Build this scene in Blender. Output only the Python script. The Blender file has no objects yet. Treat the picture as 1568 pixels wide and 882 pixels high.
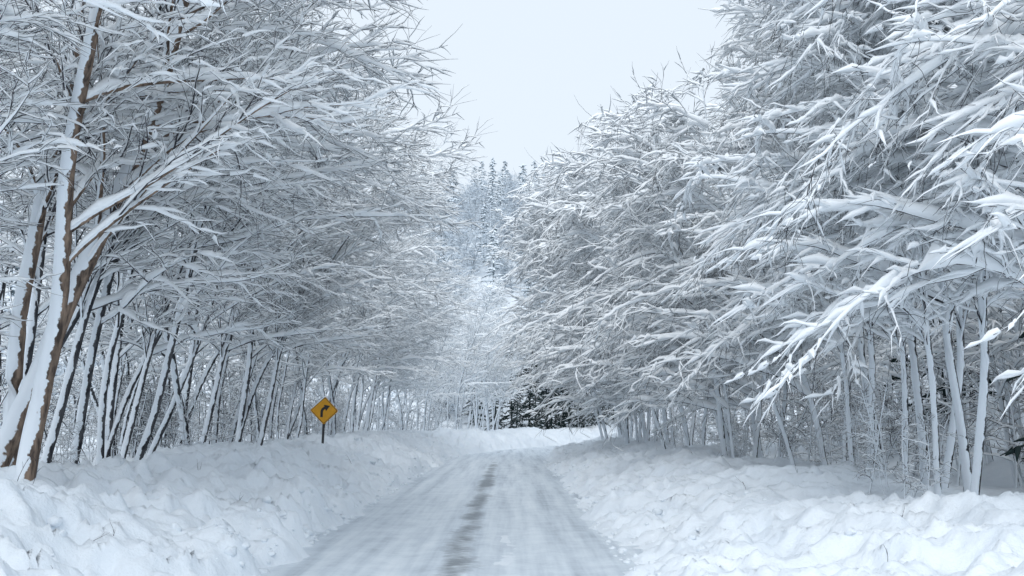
import bpy, math, numpy as np
from mathutils import Vector, Matrix
sc=bpy.context.scene
TAU=2*math.pi
# ---------------------------------------------------------------- helpers
def norm(v): return v/np.maximum(np.linalg.norm(v,axis=-1,keepdims=True),1e-9)
def sstep(a,b,x):
    t=np.clip((x-a)/(b-a),0,1); return t*t*(3-2*t)
def _h(i,j,s):
    n=(i.astype(np.int64)*374761393+j.astype(np.int64)*668265263+s*982451653)&0x7fffffff
    n=((n^(n>>13))*1274126177)&0x7fffffff
    n=(n^(n>>16))&0xffff
    return n/65535.0
def vn(x,y,s=0):
    xi=np.floor(x);yi=np.floor(y);fx=x-xi;fy=y-yi
    fx=fx*fx*fx*(fx*(fx*6-15)+10);fy=fy*fy*fy*(fy*(fy*6-15)+10)
    a=_h(xi,yi,s);b=_h(xi+1,yi,s);c=_h(xi,yi+1,s);d=_h(xi+1,yi+1,s)
    return (a*(1-fx)+b*fx)*(1-fy)+(c*(1-fx)+d*fx)*fy-.5
def rn(x,y,s):  # rotated fractal
    return vn(x*.8-y*.6,x*.6+y*.8,s)
def mesh_np(name,verts,quads,mats,midx=None,smooth=True):
    me=bpy.data.meshes.new(name)
    nv=len(verts);nf=len(quads);k=quads.shape[1]
    me.vertices.add(nv);me.vertices.foreach_set('co',np.ascontiguousarray(verts,dtype=np.float32).ravel())
    me.loops.add(nf*k);me.loops.foreach_set('vertex_index',np.ascontiguousarray(quads,dtype=np.int32).ravel())
    me.polygons.add(nf);me.polygons.foreach_set('loop_start',np.arange(0,nf*k,k,dtype=np.int32))
    for m in mats: me.materials.append(m)
    if midx is not None: me.polygons.foreach_set('material_index',np.ascontiguousarray(midx,dtype=np.int32))
    me.polygons.foreach_set('use_smooth',np.full(nf,smooth))
    me.update(calc_edges=True)
    return me
def add(name,me,loc=(0,0,0),rot=(0,0,0),s=1,parent=None):
    o=bpy.data.objects.new(name,me);sc.collection.objects.link(o)
    o.location=loc;o.rotation_euler=rot
    o.scale=(s,s,s) if not hasattr(s,'__len__') else s
    if parent: o.parent=parent
    return o
# ---------------------------------------------------------------- materials
def newmat(n):
    m=bpy.data.materials.new(n);m.use_nodes=True
    nt=m.node_tree;b=nt.nodes['Principled BSDF'];return m,nt,b
def N(nt,t,**kw):
    n=nt.nodes.new(t)
    for k,v in kw.items(): setattr(n,k,v)
    return n
def ramp(nt,fac,stops):
    r=N(nt,'ShaderNodeValToRGB');e=r.color_ramp.elements
    while len(e)<len(stops): e.new(.5)
    for i,(p,c) in enumerate(stops): e[i].position=p;e[i].color=(*c,1)
    nt.links.new(fac,r.inputs[0]);return r.outputs[0]
def noise(nt,vec,scale,det=3,rough=.55):
    n=N(nt,'ShaderNodeTexNoise');n.inputs['Scale'].default_value=scale;n.inputs['Detail'].default_value=det
    n.inputs['Roughness'].default_value=rough
    nt.links.new(vec,n.inputs['Vector']);return n.outputs[0]
def math_(nt,op,a,b=None,c=None):
    n=N(nt,'ShaderNodeMath',operation=op)
    for i,v in enumerate((a,b,c)):
        if v is None: continue
        if isinstance(v,(int,float)): n.inputs[i].default_value=v
        else: nt.links.new(v,n.inputs[i])
    return n.outputs[0]
SN=(.86,.91,.96)
def ground_mat():
    m,nt,b=newmat('snow_ground')
    g=N(nt,'ShaderNodeNewGeometry').outputs['Position']
    nt.links.new(ramp(nt,noise(nt,g,1.1,3),[(.3,(.79,.85,.91)),(.7,(.86,.91,.955))]),b.inputs['Base Color'])
    bn=N(nt,'ShaderNodeBump');bn.inputs['Strength'].default_value=.6;bn.inputs['Distance'].default_value=.05
    nt.links.new(noise(nt,g,9,4,.65),bn.inputs['Height']);nt.links.new(bn.outputs[0],b.inputs['Normal'])
    b.inputs['Roughness'].default_value=.75;b.inputs['Specular IOR Level'].default_value=.2
    return m
def hazed(nt,col,amt):
    # distance haze painted into the colour, paler up the valley (world position)
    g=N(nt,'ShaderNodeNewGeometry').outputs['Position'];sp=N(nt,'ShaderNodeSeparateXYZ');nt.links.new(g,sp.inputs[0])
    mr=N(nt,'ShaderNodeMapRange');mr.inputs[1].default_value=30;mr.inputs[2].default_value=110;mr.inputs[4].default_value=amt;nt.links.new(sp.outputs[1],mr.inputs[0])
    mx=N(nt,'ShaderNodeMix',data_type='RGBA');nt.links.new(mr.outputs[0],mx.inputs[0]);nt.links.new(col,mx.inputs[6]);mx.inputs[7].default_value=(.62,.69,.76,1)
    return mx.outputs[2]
def plain(name,c1,c2,haze=0):
    m,nt,b=newmat(name);d=N(nt,'ShaderNodeBsdfDiffuse');r=N(nt,'ShaderNodeObjectInfo').outputs['Random']
    col=ramp(nt,r,[(0,c1),(1,c2)])
    if haze: col=hazed(nt,col,haze)
    nt.links.new(col,d.inputs[0]);nt.links.new(d.outputs[0],nt.nodes['Material Output'].inputs[0]);return m
M_ground=ground_mat()
M_bsnow=plain('branch_snow',(.92,.955,.985),(.95,.975,.995))
M_fsnow=plain('hazed_snow',(.76,.83,.90),(.85,.91,.96))  # snow on far trees, distance haze mixed into its blue-grey
def bark_mat(name,dark,light,snowthr,wind=(-.62,-.62,.48)):
    m,nt,b=newmat(name)
    gg=N(nt,'ShaderNodeNewGeometry');g=gg.outputs['Position']
    mp=N(nt,'ShaderNodeMapping');mp.inputs['Scale'].default_value=(1,1,.25);nt.links.new(g,mp.inputs[0])
    col=hazed(nt,ramp(nt,noise(nt,mp.outputs[0],9,3,.7),[(.35,dark),(.68,light)]),.45)
    d=N(nt,'ShaderNodeVectorMath',operation='DOT_PRODUCT');nt.links.new(gg.outputs['Normal'],d.inputs[0]);d.inputs[1].default_value=wind
    n2=noise(nt,g,5,3,.6)
    v=math_(nt,'ADD',d.outputs['Value'],math_(nt,'MULTIPLY',math_(nt,'SUBTRACT',n2,.5),2.1))
    mr=N(nt,'ShaderNodeMapRange');mr.inputs[1].default_value=snowthr;mr.inputs[2].default_value=snowthr+.12
    nt.links.new(v,mr.inputs[0])
    mx=N(nt,'ShaderNodeMix',data_type='RGBA');nt.links.new(mr.outputs[0],mx.inputs[0])
    nt.links.new(col,mx.inputs[6]);mx.inputs[7].default_value=(*SN,1)
    df=N(nt,'ShaderNodeBsdfDiffuse');nt.links.new(mx.outputs[2],df.inputs[0])
    nt.links.new(df.outputs[0],nt.nodes['Material Output'].inputs[0])
    return m
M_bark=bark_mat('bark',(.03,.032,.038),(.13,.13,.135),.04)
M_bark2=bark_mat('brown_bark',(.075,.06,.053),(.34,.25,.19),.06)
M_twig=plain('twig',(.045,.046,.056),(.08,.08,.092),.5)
M_ftwig=plain('far_twig',(.14,.16,.185),(.22,.245,.28),.25)  # far bark and twigs, lightened to paint in atmospheric haze
M_need=plain('needles',(.02,.035,.035),(.045,.065,.065))
M_fneed=plain('far_needles',(.12,.155,.175),(.18,.22,.245))  # needle green paled, aerial haze put into the colour
# ---------------------------------------------------------------- tree generator
def grow(rng,S,D,L,R0,R1,P,grav,wob,bend=(0,0,0)):
    n=len(S);pts=[S];d=D;st=(L/(P-1))[:,None];bend=np.array(bend)
    for i in range(1,P):
        d=norm(d+wob*rng.normal(size=(n,3))+np.array([0,0,-1.])*np.reshape(grav,(-1,1))+bend)
        pts.append(pts[-1]+d*st)
    pts=np.stack(pts,1);t=np.linspace(0,1,P)[None]
    return pts,R0[:,None]*(1-t)**.85+R1*t
def kids(rng,pts,rad,k,t0,t1,ang,angv,planar,bias):
    n,P,_=pts.shape
    t=t0+(t1-t0)*(np.arange(k)[None]+rng.random((n,k)))/k
    f=t*(P-1);i=np.minimum(f.astype(int),P-2);w=(f-i)[...,None];r=np.arange(n)[:,None]
    pos=pts[r,i]*(1-w)+pts[r,i+1]*w;tan=norm(pts[r,i+1]-pts[r,i]);rr=rad[r,i]*(1-w[...,0])+rad[r,i+1]*w[...,0]
    z=np.array([0,0,1.])+.08*rng.normal(size=tan.shape);side=norm(np.cross(tan,z));up=np.cross(side,tan)
    if planar:
        sg=np.where((np.arange(k)[None]+rng.integers(0,2,(n,1)))%2==0,0,math.pi);phi=sg+rng.normal(size=(n,k))*.5
    else: phi=rng.random((n,k))*TAU
    perp=np.cos(phi)[...,None]*side+np.sin(phi)[...,None]*up
    a=(ang+angv*rng.normal(size=(n,k)))[...,None]
    d=norm(np.cos(a)*tan+np.sin(a)*perp+np.array(bias))
    return pos.reshape(-1,3),d.reshape(-1,3),t.ravel(),rr.ravel()
def frame(pts):
    tan=np.empty_like(pts);tan[:,1:-1]=pts[:,2:]-pts[:,:-2];tan[:,0]=pts[:,1]-pts[:,0];tan[:,-1]=pts[:,-1]-pts[:,-2]
    tan=norm(tan);z=np.array([0,.02,1.])
    side=np.cross(tan,z);side=norm(side+np.array([1e-4,0,0]));up=np.cross(side,tan)
    return tan,side,up
class MB:
    def __init__(s): s.v=[];s.f=[];s.m=[];s.n=0
    def tube(s,pts,ra,rb,off,K,mat):
        n,P,_=pts.shape;tan,side,up=frame(pts)
        a=np.linspace(0,TAU,K,endpoint=False)+(.3 if K!=3 else math.pi/2)
        c=pts+off
        v=c[:,:,None]+side[:,:,None]*(np.cos(a)[None,None,:,None]*ra[:,:,None,None])+up[:,:,None]*(np.sin(a)[None,None,:,None]*rb[:,:,None,None])
        idx=np.arange(n*P*K).reshape(n,P,K)+s.n
        j=np.roll(np.arange(K),-1)
        q=np.stack([idx[:,:-1,:],idx[:,:-1][:,:,j],idx[:,1:][:,:,j],idx[:,1:,:]],-1).reshape(-1,4)
        s.v.append(v.reshape(-1,3));s.f.append(q);s.m.append(np.full(len(q),mat));s.n+=n*P*K
    def build(s,name,mats): return mesh_np(name,np.concatenate(s.v),np.concatenate(s.f),mats,np.concatenate(s.m))
def densify(pts,rad,m):
    n,P,_=pts.shape;Q=(P-1)*m+1;f=np.linspace(0,P-1,Q);i=np.minimum(f.astype(int),P-2);w=f-i
    p0=pts[:,np.maximum(i-1,0)];p1=pts[:,i];p2=pts[:,i+1];p3=pts[:,np.minimum(i+2,P-1)];w_=w[None,:,None]
    q=.5*((2*p1)+(-p0+p2)*w_+(2*p0-5*p1+4*p2-p3)*w_**2+(-p0+3*p1-3*p2+p3)*w_**3)
    return q,rad[:,i]*(1-w)+rad[:,i+1]*w
def snow(mb,rng,pts,rad,base,K,mat,var=.35,tip=3,vert=1.15,te=1.0):
    tan,_,_=frame(pts);P=pts.shape[1]
    hz=np.clip(1.12-np.abs(tan[:,:,2])**1.6*1.12,0,1)
    t=np.linspace(0,1,P)[None]/te
    w=np.maximum(base+rad*.85,0)*hz*np.clip(1-t**tip,0,1)*np.clip(1+var*rng.normal(size=rad.shape),.12,1.8)
    hh=w*vert*(.75+.25*hz)
    off=np.zeros_like(pts);off[...,2]=rad*.55+hh*.62
    mb.tube(pts,w,hh,off,K,mat)
def make_tree(seed,name,stems=2,H=14,lean=.2,bend=.01,k=(22,9,6),L=(5.5,2.1,.8),grav=(.03,.05,.06),
              snowb=(.05,.028,.017),R=.11,t0=.22,bias=.45,mats=None,rtw=.0048,up0=.1,liftang=.8,wob=(.10,.15,.2),d1f=2,spread=.35,kp=.85,K3=3,f3=.66,P3=4):
    rng=np.random.default_rng(seed);mb=MB()
    S=rng.normal(size=(stems,3))*[spread,spread,0];S[:,2]=-.3
    D=norm(np.stack([lean+rng.normal(size=stems)*.10,rng.normal(size=stems)*.12,np.ones(stems)],1))
    p0,r0=grow(rng,S,D,H*(.75+.35*rng.random(stems)),R*(.6+.6*rng.random(stems)),.012,15,-.012,.055,(bend,0,0))
    dd0,dr0=densify(p0,r0,3)
    mb.tube(dd0,dr0,dr0,0,7,0)
    snow(mb,rng,dd0,dr0,snowb[0],6,2,.22,3)
    s,d,t,r=kids(rng,p0,r0,k[0],t0,.98,liftang,.18,False,(bias,0,up0))
    n=len(s);away=np.clip(.6+.4*d[:,0],.25,1)
    p1,r1=grow(rng,s,d,L[0]*(1-.62*(t-t0)/(1-t0))*away*(.65+.6*rng.random(n)),np.clip(r*.5,.01,.05),.005,9,grav[0]*(.4+1.2*rng.random(n)),wob[0])
    d1,dr1=densify(p1,r1,d1f)
    mb.tube(d1,dr1,dr1,0,4,0)
    snow(mb,rng,d1,dr1,snowb[1],5,2,.3,3)
    s,d,t,r=kids(rng,p1,r1,k[1],.12,.98,.62,.2,True,(0,0,-.02))
    n=len(s)
    p2,r2=grow(rng,s,d,L[1]*(1-.6*t)*(.4+.9*rng.random(n)),np.clip(r*.6,.007,.018),.004,7,grav[1]*(.2+1.6*rng.random(n)),wob[1])
    mb.tube(p2,r2,r2,0,3,1)
    snow(mb,rng,p2,r2,snowb[2],4,2,.45,3,te=.98)
    s,d,t,r=kids(rng,p2,r2,k[2],.08,1,.55,.22,True,(0,0,0))
    n=len(s)
    p3,r3=grow(rng,s,d,L[2]*(1-.5*t)*(.35+1.0*rng.random(n)),np.full(n,rtw),rtw*.5,P3,grav[2]*(.2+1.6*rng.random(n)),wob[2])
    mb.tube(p3,r3,r3,0,3,1)
    keep=rng.random(n)<kp
    snow(mb,rng,p3[keep],r3[keep],snowb[2]*f3,K3,2,.5,2.4,te=.93)
    return mb.build(name,mats or [M_bark,M_twig,M_bsnow])
def make_spruce(seed,name,H=14,mats=None,k=(80,9),rr=.05,sn=.06):
    rng=np.random.default_rng(seed);mb=MB()
    p0,r0=grow(rng,np.array([[0,0,-.3]]),np.array([[0,0,1.]]),np.array([H]),np.array([.16]),.01,12,0,.01)
    mb.tube(p0,r0,r0,0,6,0)
    s,d,t,r=kids(rng,p0,r0,k[0],.05,.99,1.5,.12,False,(0,0,.1));n=len(s)
    p1,r1=grow(rng,s,d,(3.0*(1-t)+.25)*(.7+.4*rng.random(n)),np.full(n,rr),.02,7,.10,.05)
    mb.tube(p1,r1,r1*.7,0,4,0);snow(mb,rng,p1,r1,sn,5,1,.4)
    s,d,t,r=kids(rng,p1,r1,k[1],.15,.98,.8,.15,True,(0,0,-.1));n=len(s)
    p2,r2=grow(rng,s,d,(.75*(1-.5*t))*(.5+.7*rng.random(n)),np.full(n,rr*.8),.012,4,.12,.08)
    mb.tube(p2,r2,r2,0,4,0);kp=rng.random(n)<.8;snow(mb,rng,p2[kp],r2[kp],sn*.6,4,1,.45)
    return mb.build(name,mats or [M_need,M_bsnow])

LP=dict(bend=.004,grav=(.035,.035,.04),t0=.25,bias=.50,up0=.10)
LT=[make_tree(100+i,'left_tree_mesh',stems=[2,3,2,2,3][i],lean=[.10,.14,.05,.16,.10][i],k=(19,9,6),snowb=(.045,.048,.028),L=(5.3,1.9,.85),H=13.5,R=.09,**LP) for i in range(5)]
LTs=[make_tree(120+i,'thin_tree_mesh',stems=3,lean=.07,k=(13,7,3),snowb=(.035,.045,.034),L=(4.0,1.6,.8),H=12.5,R=.08,f3=.75,**LP) for i in range(3)]
LTb=[make_tree(150+i,'brown_tree_mesh',stems=[3,3][i],H=14,lean=[.24,.28][i],bend=.0,k=(18,10,7),L=(4.8,1.9,.8),grav=(.03,.03,.04),
      snowb=(.06,.058,.029),R=.14,t0=.22,bias=.38,up0=.2,mats=[M_bark2,M_twig,M_bsnow],spread=.5,K3=4,P3=5) for i in range(2)]
RP=dict(bend=.004,bias=.64,up0=.42)
RT=[make_tree(200+i,'right_tree_mesh',stems=[2,3,3,3][i],H=[12.5,13,12,12.5][i],lean=[.09,.06,.12,.07][i],k=(20,9,6),R=.085,grav=(.155,.09,.09),
      L=(5.6,1.95,.82),snowb=(.05,.072,.042),t0=.18,wob=(.12,.16,.18),**RP) for i in range(4)]
RTs=[make_tree(220+i,'thin_tree_mesh',stems=2,H=12,lean=.05,k=(18,7,3),L=(4.4,1.7,.8),R=.08,grav=(.13,.09,.10),snowb=(.05,.06,.046),t0=.2,f3=.75,**RP) for i in range(3)]
RH=[make_tree(233+i,'near_right_tree_mesh',stems=3,H=13,lean=[.10,.08][i],k=(21,10,7),L=(5.4,1.9,.78),R=.10,grav=(.125,.08,.08),snowb=(.06,.084,.043),t0=.23,bend=.004,bias=.64,up0=.42,wob=(.12,.16,.18),K3=4,P3=5) for i in range(2)]
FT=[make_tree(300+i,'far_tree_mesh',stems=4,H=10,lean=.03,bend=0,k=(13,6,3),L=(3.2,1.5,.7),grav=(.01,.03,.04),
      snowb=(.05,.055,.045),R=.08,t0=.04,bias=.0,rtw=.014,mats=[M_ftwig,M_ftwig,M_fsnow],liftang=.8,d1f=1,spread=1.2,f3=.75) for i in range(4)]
SH=[make_tree(400+i,'shrub_mesh',stems=5,H=3.0,lean=.1,bend=.01,k=(6,4,2),L=(1.1,.5,.25),grav=(.05,.05,.05),
      snowb=(.008,.010,.008),R=.016,t0=.2,bias=.2,spread=.5) for i in range(3)]
SP=[make_spruce(500+i,'spruce_mesh') for i in range(2)]
SD=make_spruce(505,'dark_spruce_mesh',rr=.10,sn=-.062,k=(95,8))
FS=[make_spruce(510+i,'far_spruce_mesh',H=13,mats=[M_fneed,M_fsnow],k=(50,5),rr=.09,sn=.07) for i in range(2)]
# ---------------------------------------------------------------- terrain
def cx(y):
    y=np.asarray(y,float);a=np.clip(y-50,0,60)
    return -.86+a*a/170+np.maximum(y-110,0)*(60/85)
def height(x,y,detail=True):
    x=np.asarray(x,float);y=np.asarray(y,float)
    u=x-cx(y)
    wob=.55*rn(x*.9,y*.9,3)+.32*rn(x*3,y*3,4)
    sl=-u-2.4+wob;sr=u-2.4+wob
    bank=np.where(u<0,
      .85*sstep(-.1,2.9,sl)+.18*sstep(0,.4,sl)-.35*sstep(4.2,6.2,sl),
      .72*sstep(-.1,3.6,sr)+.12*sstep(0,.5,sr)-.28*sstep(5,7,sr))
    s=np.maximum(sl,sr);m=sstep(0,.6,s)*(1-.75*sstep(5,8,s))
    z=bank-.03
    z+=m*.50*rn(x*.55,y*.45,11)
    if detail:
        l1=1-np.abs(rn(x*1.3,y*1.3,5))*3.6
        l2=1-np.abs(rn(x*2.7+3,y*2.7,6))*3.6
        l3=1-np.abs(rn(x*5.7+3,y*5.7,16))*3.6
        near=1-.6*sstep(60,90,y)
        lf=np.where(u<0,1.35,1.0)
        z+=m*near*lf*(.15*l1+.11*l2*sstep(-.3,.1,rn(x*.7,y*.7,9))+.045*l3+.05*rn(x*9,y*9,7)+.022*rn(x*17,y*17,8))
    hill=.40*np.maximum(0,u-12.5)
    hill=52*np.tanh(hill/52)
    w=y-108-np.maximum(0,(x-16))/.62
    f=.18+.82*sstep(-110,0,x)
    h2=.60*np.logaddexp(0,w/4)*4
    h2=48*np.tanh(h2/48)*f
    z+=np.maximum(hill,h2)+sstep(10,60,-u)*2.0*vn(x*.03,y*.03,2)
    return z
def hz(x,y): return float(height(np.array([x]),np.array([y]),False)[0])
def geo(a,b,n,p=2.2): t=np.linspace(0,1,n)**p; return a+(b-a)*t
xs=np.concatenate([-geo(9.5,700,45)[::-1],np.arange(-9.43,9.5,.06),geo(9.55,700,45)])
ys=np.concatenate([np.linspace(-60,5,30),np.arange(5.1,30,.06),np.arange(30,62,.12),np.arange(62,125,.5),geo(125,1200,60)])
X,Y=np.meshgrid(xs,ys);Z=height(X,Y)
ny,nx=X.shape;idx=np.arange(nx*ny).reshape(ny,nx)
Q=np.stack([idx[:-1,:-1],idx[:-1,1:],idx[1:,1:],idx[1:,:-1]],-1).reshape(-1,4)
add('snow_ground',mesh_np('snow_ground',np.stack([X,Y,Z],-1).reshape(-1,3),Q,[M_ground]))
# road
us=np.linspace(-2.9,2.9,100);yr=np.concatenate([np.linspace(-40,6,20),np.arange(6.1,60,.12),np.arange(60,130,.5)])
U,YR=np.meshgrid(us,yr)
rz=.004-.025*np.exp(-((np.abs(U+.05)-.85)/.30)**2)+.02*rn(U*3.5,YR*.5,21)+.012*rn(U*9,YR*1.4,22)+.010*rn(U*6,YR*6,23)
ny,nx=U.shape;idx=np.arange(nx*ny).reshape(ny,nx)
Q=np.stack([idx[:-1,:-1],idx[:-1,1:],idx[1:,1:],idx[1:,:-1]],-1).reshape(-1,4)
m,nt,b=newmat('packed_snow_road')
g=N(nt,'ShaderNodeNewGeometry').outputs['Position'];sep=N(nt,'ShaderNodeSeparateXYZ');nt.links.new(g,sep.inputs[0])
mp=N(nt,'ShaderNodeMapping');mp.inputs['Scale'].default_value=(3.2,.12,1);nt.links.new(g,mp.inputs[0])
streak=noise(nt,mp.outputs[0],1.0,3,.6)
blot=noise(nt,g,1.7,6,.7)
tone=math_(nt,'ADD',math_(nt,'MULTIPLY',streak,.62),math_(nt,'MULTIPLY',blot,.38))
xx=math_(nt,'ADD',sep.outputs[0],.80)
# two compacted tyre tracks either side of the crown
ax=math_(nt,'SUBTRACT',math_(nt,'ABSOLUTE',math_(nt,'SUBTRACT',xx,.05)),.95)
trk=math_(nt,'POWER',2.718,math_(nt,'MULTIPLY',math_(nt,'MULTIPLY',ax,ax),-12.0))
yf0=N(nt,'ShaderNodeMapRange');yf0.inputs[1].default_value=45;yf0.inputs[2].default_value=60;yf0.inputs[3].default_value=.065;yf0.inputs[4].default_value=0
nt.links.new(sep.outputs[1],yf0.inputs[0])
tone=math_(nt,'ADD',tone,math_(nt,'MULTIPLY',trk,yf0.outputs[0]))
col=ramp(nt,tone,[(.34,(.44,.50,.56)),(.46,(.62,.69,.76)),(.56,(.74,.81,.87)),(.68,(.84,.90,.95))])
band=math_(nt,'POWER',2.718,math_(nt,'MULTIPLY',math_(nt,'MULTIPLY',xx,xx),-10.0))
mp2=N(nt,'ShaderNodeMapping');mp2.inputs['Scale'].default_value=(.9,.38,1);mp2.inputs['Location'].default_value=(3.1,1.3,0);nt.links.new(g,mp2.inputs[0])
patch=noise(nt,mp2.outputs[0],1.0,3,.55)
mp3=N(nt,'ShaderNodeMapping');mp3.inputs['Scale'].default_value=(2.2,4,1);nt.links.new(g,mp3.inputs[0])
fine=noise(nt,mp3.outputs[0],2.0,5,.7)
v=math_(nt,'ADD',math_(nt,'MULTIPLY',band,.72),math_(nt,'ADD',math_(nt,'MULTIPLY',patch,1.8),math_(nt,'MULTIPLY',fine,.9)))
yfade=N(nt,'ShaderNodeMapRange');yfade.inputs[1].default_value=40;yfade.inputs[2].default_value=58;yfade.inputs[3].default_value=0;yfade.inputs[4].default_value=.4
nt.links.new(sep.outputs[1],yfade.inputs[0])
v=math_(nt,'SUBTRACT',v,yfade.outputs[0])
mr=N(nt,'ShaderNodeMapRange');mr.inputs[1].default_value=1.78;mr.inputs[2].default_value=2.22;mr.inputs[4].default_value=.85;nt.links.new(v,mr.inputs[0])
mx=N(nt,'ShaderNodeMix',data_type='RGBA');nt.links.new(mr.outputs[0],mx.inputs[0]);nt.links.new(col,mx.inputs[6]);mx.inputs[7].default_value=(.15,.175,.20,1)
nt.links.new(mx.outputs[2],b.inputs['Base Color']);b.inputs['Roughness'].default_value=.5
bn=N(nt,'ShaderNodeBump');bn.inputs['Strength'].default_value=.45;bn.inputs['Distance'].default_value=.04
nt.links.new(noise(nt,g,7,5,.7),bn.inputs['Height']);nt.links.new(bn.outputs[0],b.inputs['Normal'])
add('snowy_road',mesh_np('snowy_road',np.stack([U+cx(YR),YR,rz],-1).reshape(-1,3),Q,[m]))
# snow clods
import bmesh
bm=bmesh.new();bmesh.ops.create_icosphere(bm,subdivisions=2,radius=1);bm.verts.ensure_lookup_table()
iv=np.array([v.co[:] for v in bm.verts]);iff=np.array([[v.index for v in f.verts] for f in bm.faces]);bm.free()
rng=np.random.default_rng(7);V=[];F=[];n=0
for i in range(1900):
    y=7+55*rng.random()**1.3;side=-1 if rng.random()<.6 else 1
    a=abs(rng.normal())*(.35 if rng.random()<.65 else 1.8)
    u=side*(2.35+a);x=float(cx(y))+u
    if a>3.6: continue
    r=.012+.075*rng.random()**3
    z=float(height(np.array([x]),np.array([y]))[0])
    dv=iv*(1+.6*(rng.random((len(iv),1))-.5))*[1,rng.uniform(.7,1.3),.75]*r
    V.append(dv+[x,y,max(z,.0)]);F.append(iff+n);n+=len(iv)
add('snow_clods',mesh_np('snow_clods',np.concatenate(V),np.concatenate(F),[M_ground]))
# bare twigs sticking out of the banks
mb=MB();S=[];
for i in range(26):
    y=9+22*rng.random()**1.3;sd=-1 if rng.random()<.5 else 1;x=-.86+sd*(3.4+2.6*rng.random())
    S.append([x,y,float(height(np.array([x]),np.array([y]))[0])-.05])
S=np.array(S);n=len(S);D=norm(np.stack([rng.normal(size=n)*.5,rng.normal(size=n)*.5,np.ones(n)],1))
p,r=grow(rng,S,D,.15+.40*rng.random(n)**2,np.full(n,.0045),.0015,7,.03,.14);mb.tube(p,r,r,0,4,0)
s,d,t,r_=kids(rng,p,r,2,.3,.9,.6,.2,False,(0,0,0));p,r=grow(rng,s,d,.05+.15*rng.random(len(s)),np.full(len(s),.003),.001,4,.03,.14);mb.tube(p,r,r,0,3,0)
add('bare_twigs',mb.build('bare_twigs',[M_twig]))
# ---------------------------------------------------------------- planting
def plant(name,me,x,y,rz,s=1,parent=None,tilt=0):
    return add(name,me,(x,y,hz(x,y)-.05),(0,tilt,rz),s,parent)
def gap(x,y): return y>72 and -.01<x/y<.06
rng=np.random.default_rng(11)
y=12.5
while y<108:
    x=float(cx(y))-6.7-rng.random()*1.3-(.5 if y>60 else 0)
    if not (33<y<38.5) and not gap(x,y): plant('snowy_tree',(LT if y<65 else LTs)[rng.integers(3 if y>65 else 5)],x,y,rng.normal()*.4,.82+.28*rng.random())
    y+=(1.8+1.7*rng.random())*(1 if y<50 or y>75 else 1.4)
y=14.5
while y<92:
    x=float(cx(y))+7.9+rng.random()*1.4-(min(y,45)-11)*.05-(.6 if y>45 else 0)
    pool=RH if y<24 else RT if y<60 else RTs
    plant('snow_laden_tree',pool[rng.integers(len(pool))],x,y,math.pi+rng.normal()*.4,(.84 if y<28 else .88 if y<45 else 1.05)+.2*rng.random())
    y+=(2.0+1.8*rng.random())*(1 if y<50 else 1.5)
bf=bpy.data.objects.new('background_woodland',None);sc.collection.objects.link(bf)
for row,(off,st) in enumerate([(9.5,3.6),(15,5.8),(23,8)]):
    y=12+row*3
    while y<114:
        x=float(cx(y))-off-rng.random()*3.5
        if abs(x/y)<.62 and not gap(x,y): plant('tree',LTs[rng.integers(3)] if row<2 else FT[rng.integers(4)],x,y,rng.normal()*.8,.75+.3*rng.random(),bf)
        y+=st*(.6+.8*rng.random())*(1 if y<50 or y>80 else 1.5)
for row,(off,st) in enumerate([(11.0,3.4),(16,4.4),(22,6.5),(31,9)]):
    y=14+row*3
    while y<105:
        x=float(cx(y))+off+rng.random()*3
        if abs(x/y)<.66: plant('tree',RTs[rng.integers(3)] if row<2 else FT[rng.integers(4)],x,y,math.pi+rng.normal()*.7,.85+.3*rng.random(),bf)
        y+=st*(.6+.8*rng.random())*(1 if y<50 else 1.6)
plant('leaning_tree',LTb[0],-7.2,14.6,.15,1.0)
plant('leaning_tree',LTb[1],-6.9,9.4,.1,.95)
plant('snow_laden_tree',RH[0],9.0,11.4,math.pi+.25,1.0)
for (x,y,s) in [(16,27,1.1),(21,31,1.2),(-7,108,.8),(12,110,.8)]:
    plant('spruce_tree',SP[rng.integers(2)],x,y,rng.random()*6,s)
for (x,y,s) in [(11.5,20.5,.85),(14,24,1),(12.5,17.5,.9),(15,38,1),(0,100,.6),(3.5,99,.65),(6.5,101,.7),(-3.5,104,.65),(1.6,102,.75),(4.8,103,.8),(9.5,104,.7),(-1.5,98,.45),(7.6,98,.55),(2,96,.5),(5,96.5,.6),(3.2,100,.7),(11.5,106,.6),(.4,95,.4),(6.3,97,.5)]:
    plant('spruce_tree',SD,x,y,rng.random()*6,s)
sh=bpy.data.objects.new('roadside_shrubs',None);sc.collection.objects.link(sh)
y=14
while y<60:
    for sd,o,b0 in ((-1,6.4,0),(1,6.8,math.pi)):
        if sd<0 and 27<y<42: continue
        x=float(cx(y))+sd*(o+rng.random()*2.2);plant('shrub',SH[rng.integers(3)],x,y+rng.random(),b0+rng.normal()*.7,.35+.4*rng.random(),sh)
    y+=1.6+rng.random()
for i in range(170):  # thicket behind the front rows
    y=rng.uniform(15,80);sd=-1 if i%3 else 1
    x=float(cx(y))+sd*(8.5+rng.random()*12)
    if abs(x/y)<.6: plant('shrub',SH[rng.integers(3)],x,y,rng.random()*6,(1.3+.5*rng.random(),1.3,.9+.5*rng.random()),sh)
df=bpy.data.objects.new('distant_forest',None);sc.collection.objects.link(df)
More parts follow.
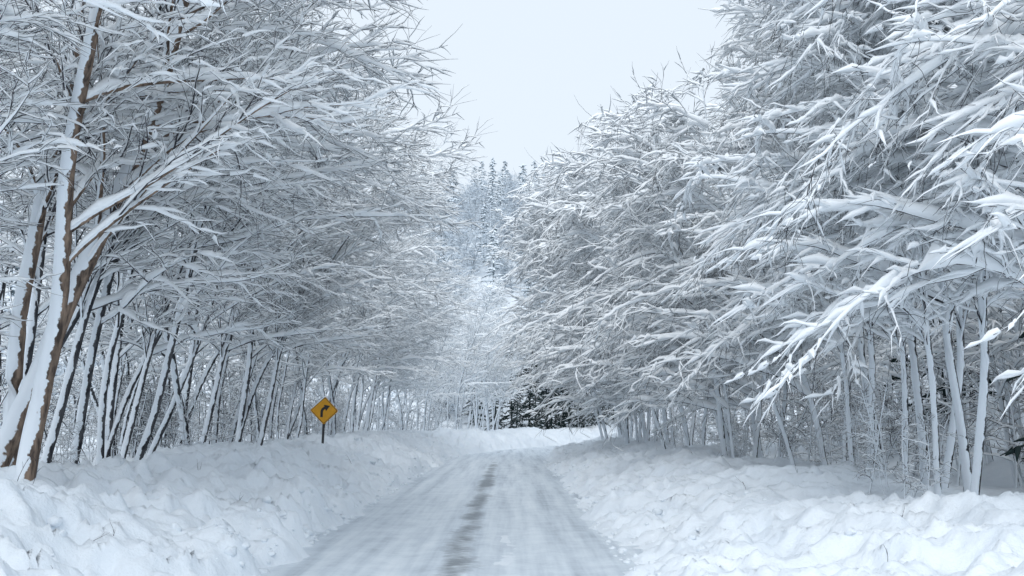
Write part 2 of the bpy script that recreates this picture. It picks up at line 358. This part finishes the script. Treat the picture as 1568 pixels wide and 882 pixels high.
for gy in np.arange(110,215,4.4):
    for gx in np.arange(-40,60,4.2):
        x=gx+rng.uniform(-2.,2.);y=gy+rng.uniform(-2.,2.)
        if not (-.11<x/y<.16): continue
        u=x-float(cx(y))
        if -6<u<6: continue
        sp=rng.random()<.22
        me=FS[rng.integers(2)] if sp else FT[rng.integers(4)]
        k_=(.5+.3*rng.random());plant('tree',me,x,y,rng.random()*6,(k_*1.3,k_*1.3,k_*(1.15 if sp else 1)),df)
for i in range(70):
    y=rng.uniform(50,200);x=-rng.uniform(.22,.52)*y-12
    me=FS[rng.integers(2)] if rng.random()<.3 else FT[rng.integers(4)]
    plant('tree',me,x,y,rng.random()*6,.7+.4*rng.random(),df)
# ---------------------------------------------------------------- sign
def flat(name,c,rough=.5):
    m,nt,b=newmat(name);g=N(nt,'ShaderNodeTexCoord').outputs['Object']
    nt.links.new(ramp(nt,noise(nt,g,6,4),[(.3,tuple(q*.8 for q in c)),(.7,c)]),b.inputs['Base Color']);b.inputs['Roughness'].default_value=rough;return m
My=flat('sign_yellow',(.85,.39,.015));Mk=flat('sign_black',(.02,.02,.02));Mp=flat('post_grey',(.04,.04,.045))
def poly(name,pts,y0,y1,mat,parent,bev=0):
    bm=bmesh.new();a=[bm.verts.new((p[0],y0,p[1])) for p in pts];f=bm.faces.new(a)
    r=bmesh.ops.extrude_face_region(bm,geom=[f])
    for v in r['geom']:
        if isinstance(v,bmesh.types.BMVert): v.co.y=y1
    bmesh.ops.recalc_face_normals(bm,faces=bm.faces)
    me=bpy.data.meshes.new(name);bm.to_mesh(me);bm.free();me.materials.append(mat);return add(name,me,parent=parent)
def rdiamond(d,r):
    out=[]
    for k in range(4):
        a0=k*math.pi/2;c=(math.cos(a0)*(d-r*1.414),math.sin(a0)*(d-r*1.414))
        for q in np.linspace(-math.pi/4,math.pi/4,7): out.append((c[0]+r*math.cos(a0+q),c[1]+r*math.sin(a0+q)))
    return out
sx,sy=-6.12,36.0
sg=bpy.data.objects.new('curve_warning_sign',None);sc.collection.objects.link(sg);sg.location=(sx,sy,2.27);sg.rotation_euler=(0,.03,.05);sg.scale=(1.07,1.07,1.07)
poly('plate',rdiamond(.43,.05),0,.012,My,sg)
poly('border',rdiamond(.405,.045),-.003,-.0005,Mk,sg)
poly('face',rdiamond(.385,.04),-.006,-.0035,My,sg)
th=.038;c=[(-.07,-.20),(-.07,-.04)]+[(-.07+.13*(1-math.cos(a)),-.04+.13*math.sin(a)) for a in np.linspace(.15,1.25,8)]
c=np.array(c);tg=np.gradient(c,axis=0);tg/=np.linalg.norm(tg,axis=1,keepdims=True);nr=np.stack([-tg[:,1],tg[:,0]],1)
poly('arrow_shaft',[tuple(p) for p in c+nr*th]+[tuple(p) for p in (c-nr*th)[::-1]],-.009,-.0065,Mk,sg)
e=c[-1];t_=tg[-1];n_=nr[-1]
poly('arrow_head',[tuple(e+n_*.10),tuple(e-n_*.10),tuple(e+t_*.17)],-.012,-.0095,Mk,sg)
zb=hz(sx,sy)-2.27-.4
poly('post',[(-.035,zb),(.035,zb),(.035,.2),(-.035,.2)],.013,.06,Mp,sg)
mb=MB();pp=np.array([[[-.40,.006,.03],[-.28,.006,.15],[-.15,.006,.28],[0,.006,.43],[.05,.006,.39]]]);mb.tube(pp,np.array([[.004,.014,.02,.03,.004]]),np.array([[.003,.01,.013,.02,.003]]),0,6,0)
add('snow_cap',mb.build('snow_cap',[M_bsnow]),parent=sg)
# ---------------------------------------------------------------- light
w=bpy.data.worlds.new('World');sc.world=w;w.use_nodes=True;nt=w.node_tree;bg=nt.nodes['Background']
sky=N(nt,'ShaderNodeTexSky',sky_type='NISHITA');sky.sun_disc=False;sky.sun_elevation=math.radians(46);sky.sun_rotation=math.radians(170)
sky.dust_density=1;sky.air_density=1
mx=N(nt,'ShaderNodeMix',data_type='RGBA');mx.inputs[0].default_value=.95
nt.links.new(sky.outputs[0],mx.inputs[6]);mx.inputs[7].default_value=(8.45,9.4,10.4,1)
nt.links.new(mx.outputs[2],bg.inputs[0]);bg.inputs[1].default_value=.1
sd=bpy.data.lights.new('overcast_sun','SUN');sd.energy=1.5;sd.angle=math.radians(45);sd.color=(1,.99,.98)
so=bpy.data.objects.new('overcast_sun',sd);sc.collection.objects.link(so)
so.rotation_euler=Vector((-.15,-.75,.80)).to_track_quat('Z','Y').to_euler()
cam=bpy.data.cameras.new('camera');co=bpy.data.objects.new('camera',cam);sc.collection.objects.link(co)
co.location=(0,0,2);co.rotation_euler=(math.radians(90+6.8),0,0);cam.lens=38.6;cam.sensor_width=36;cam.clip_end=3000;cam.clip_start=.05
sc.camera=co
sc.view_settings.view_transform='Standard'
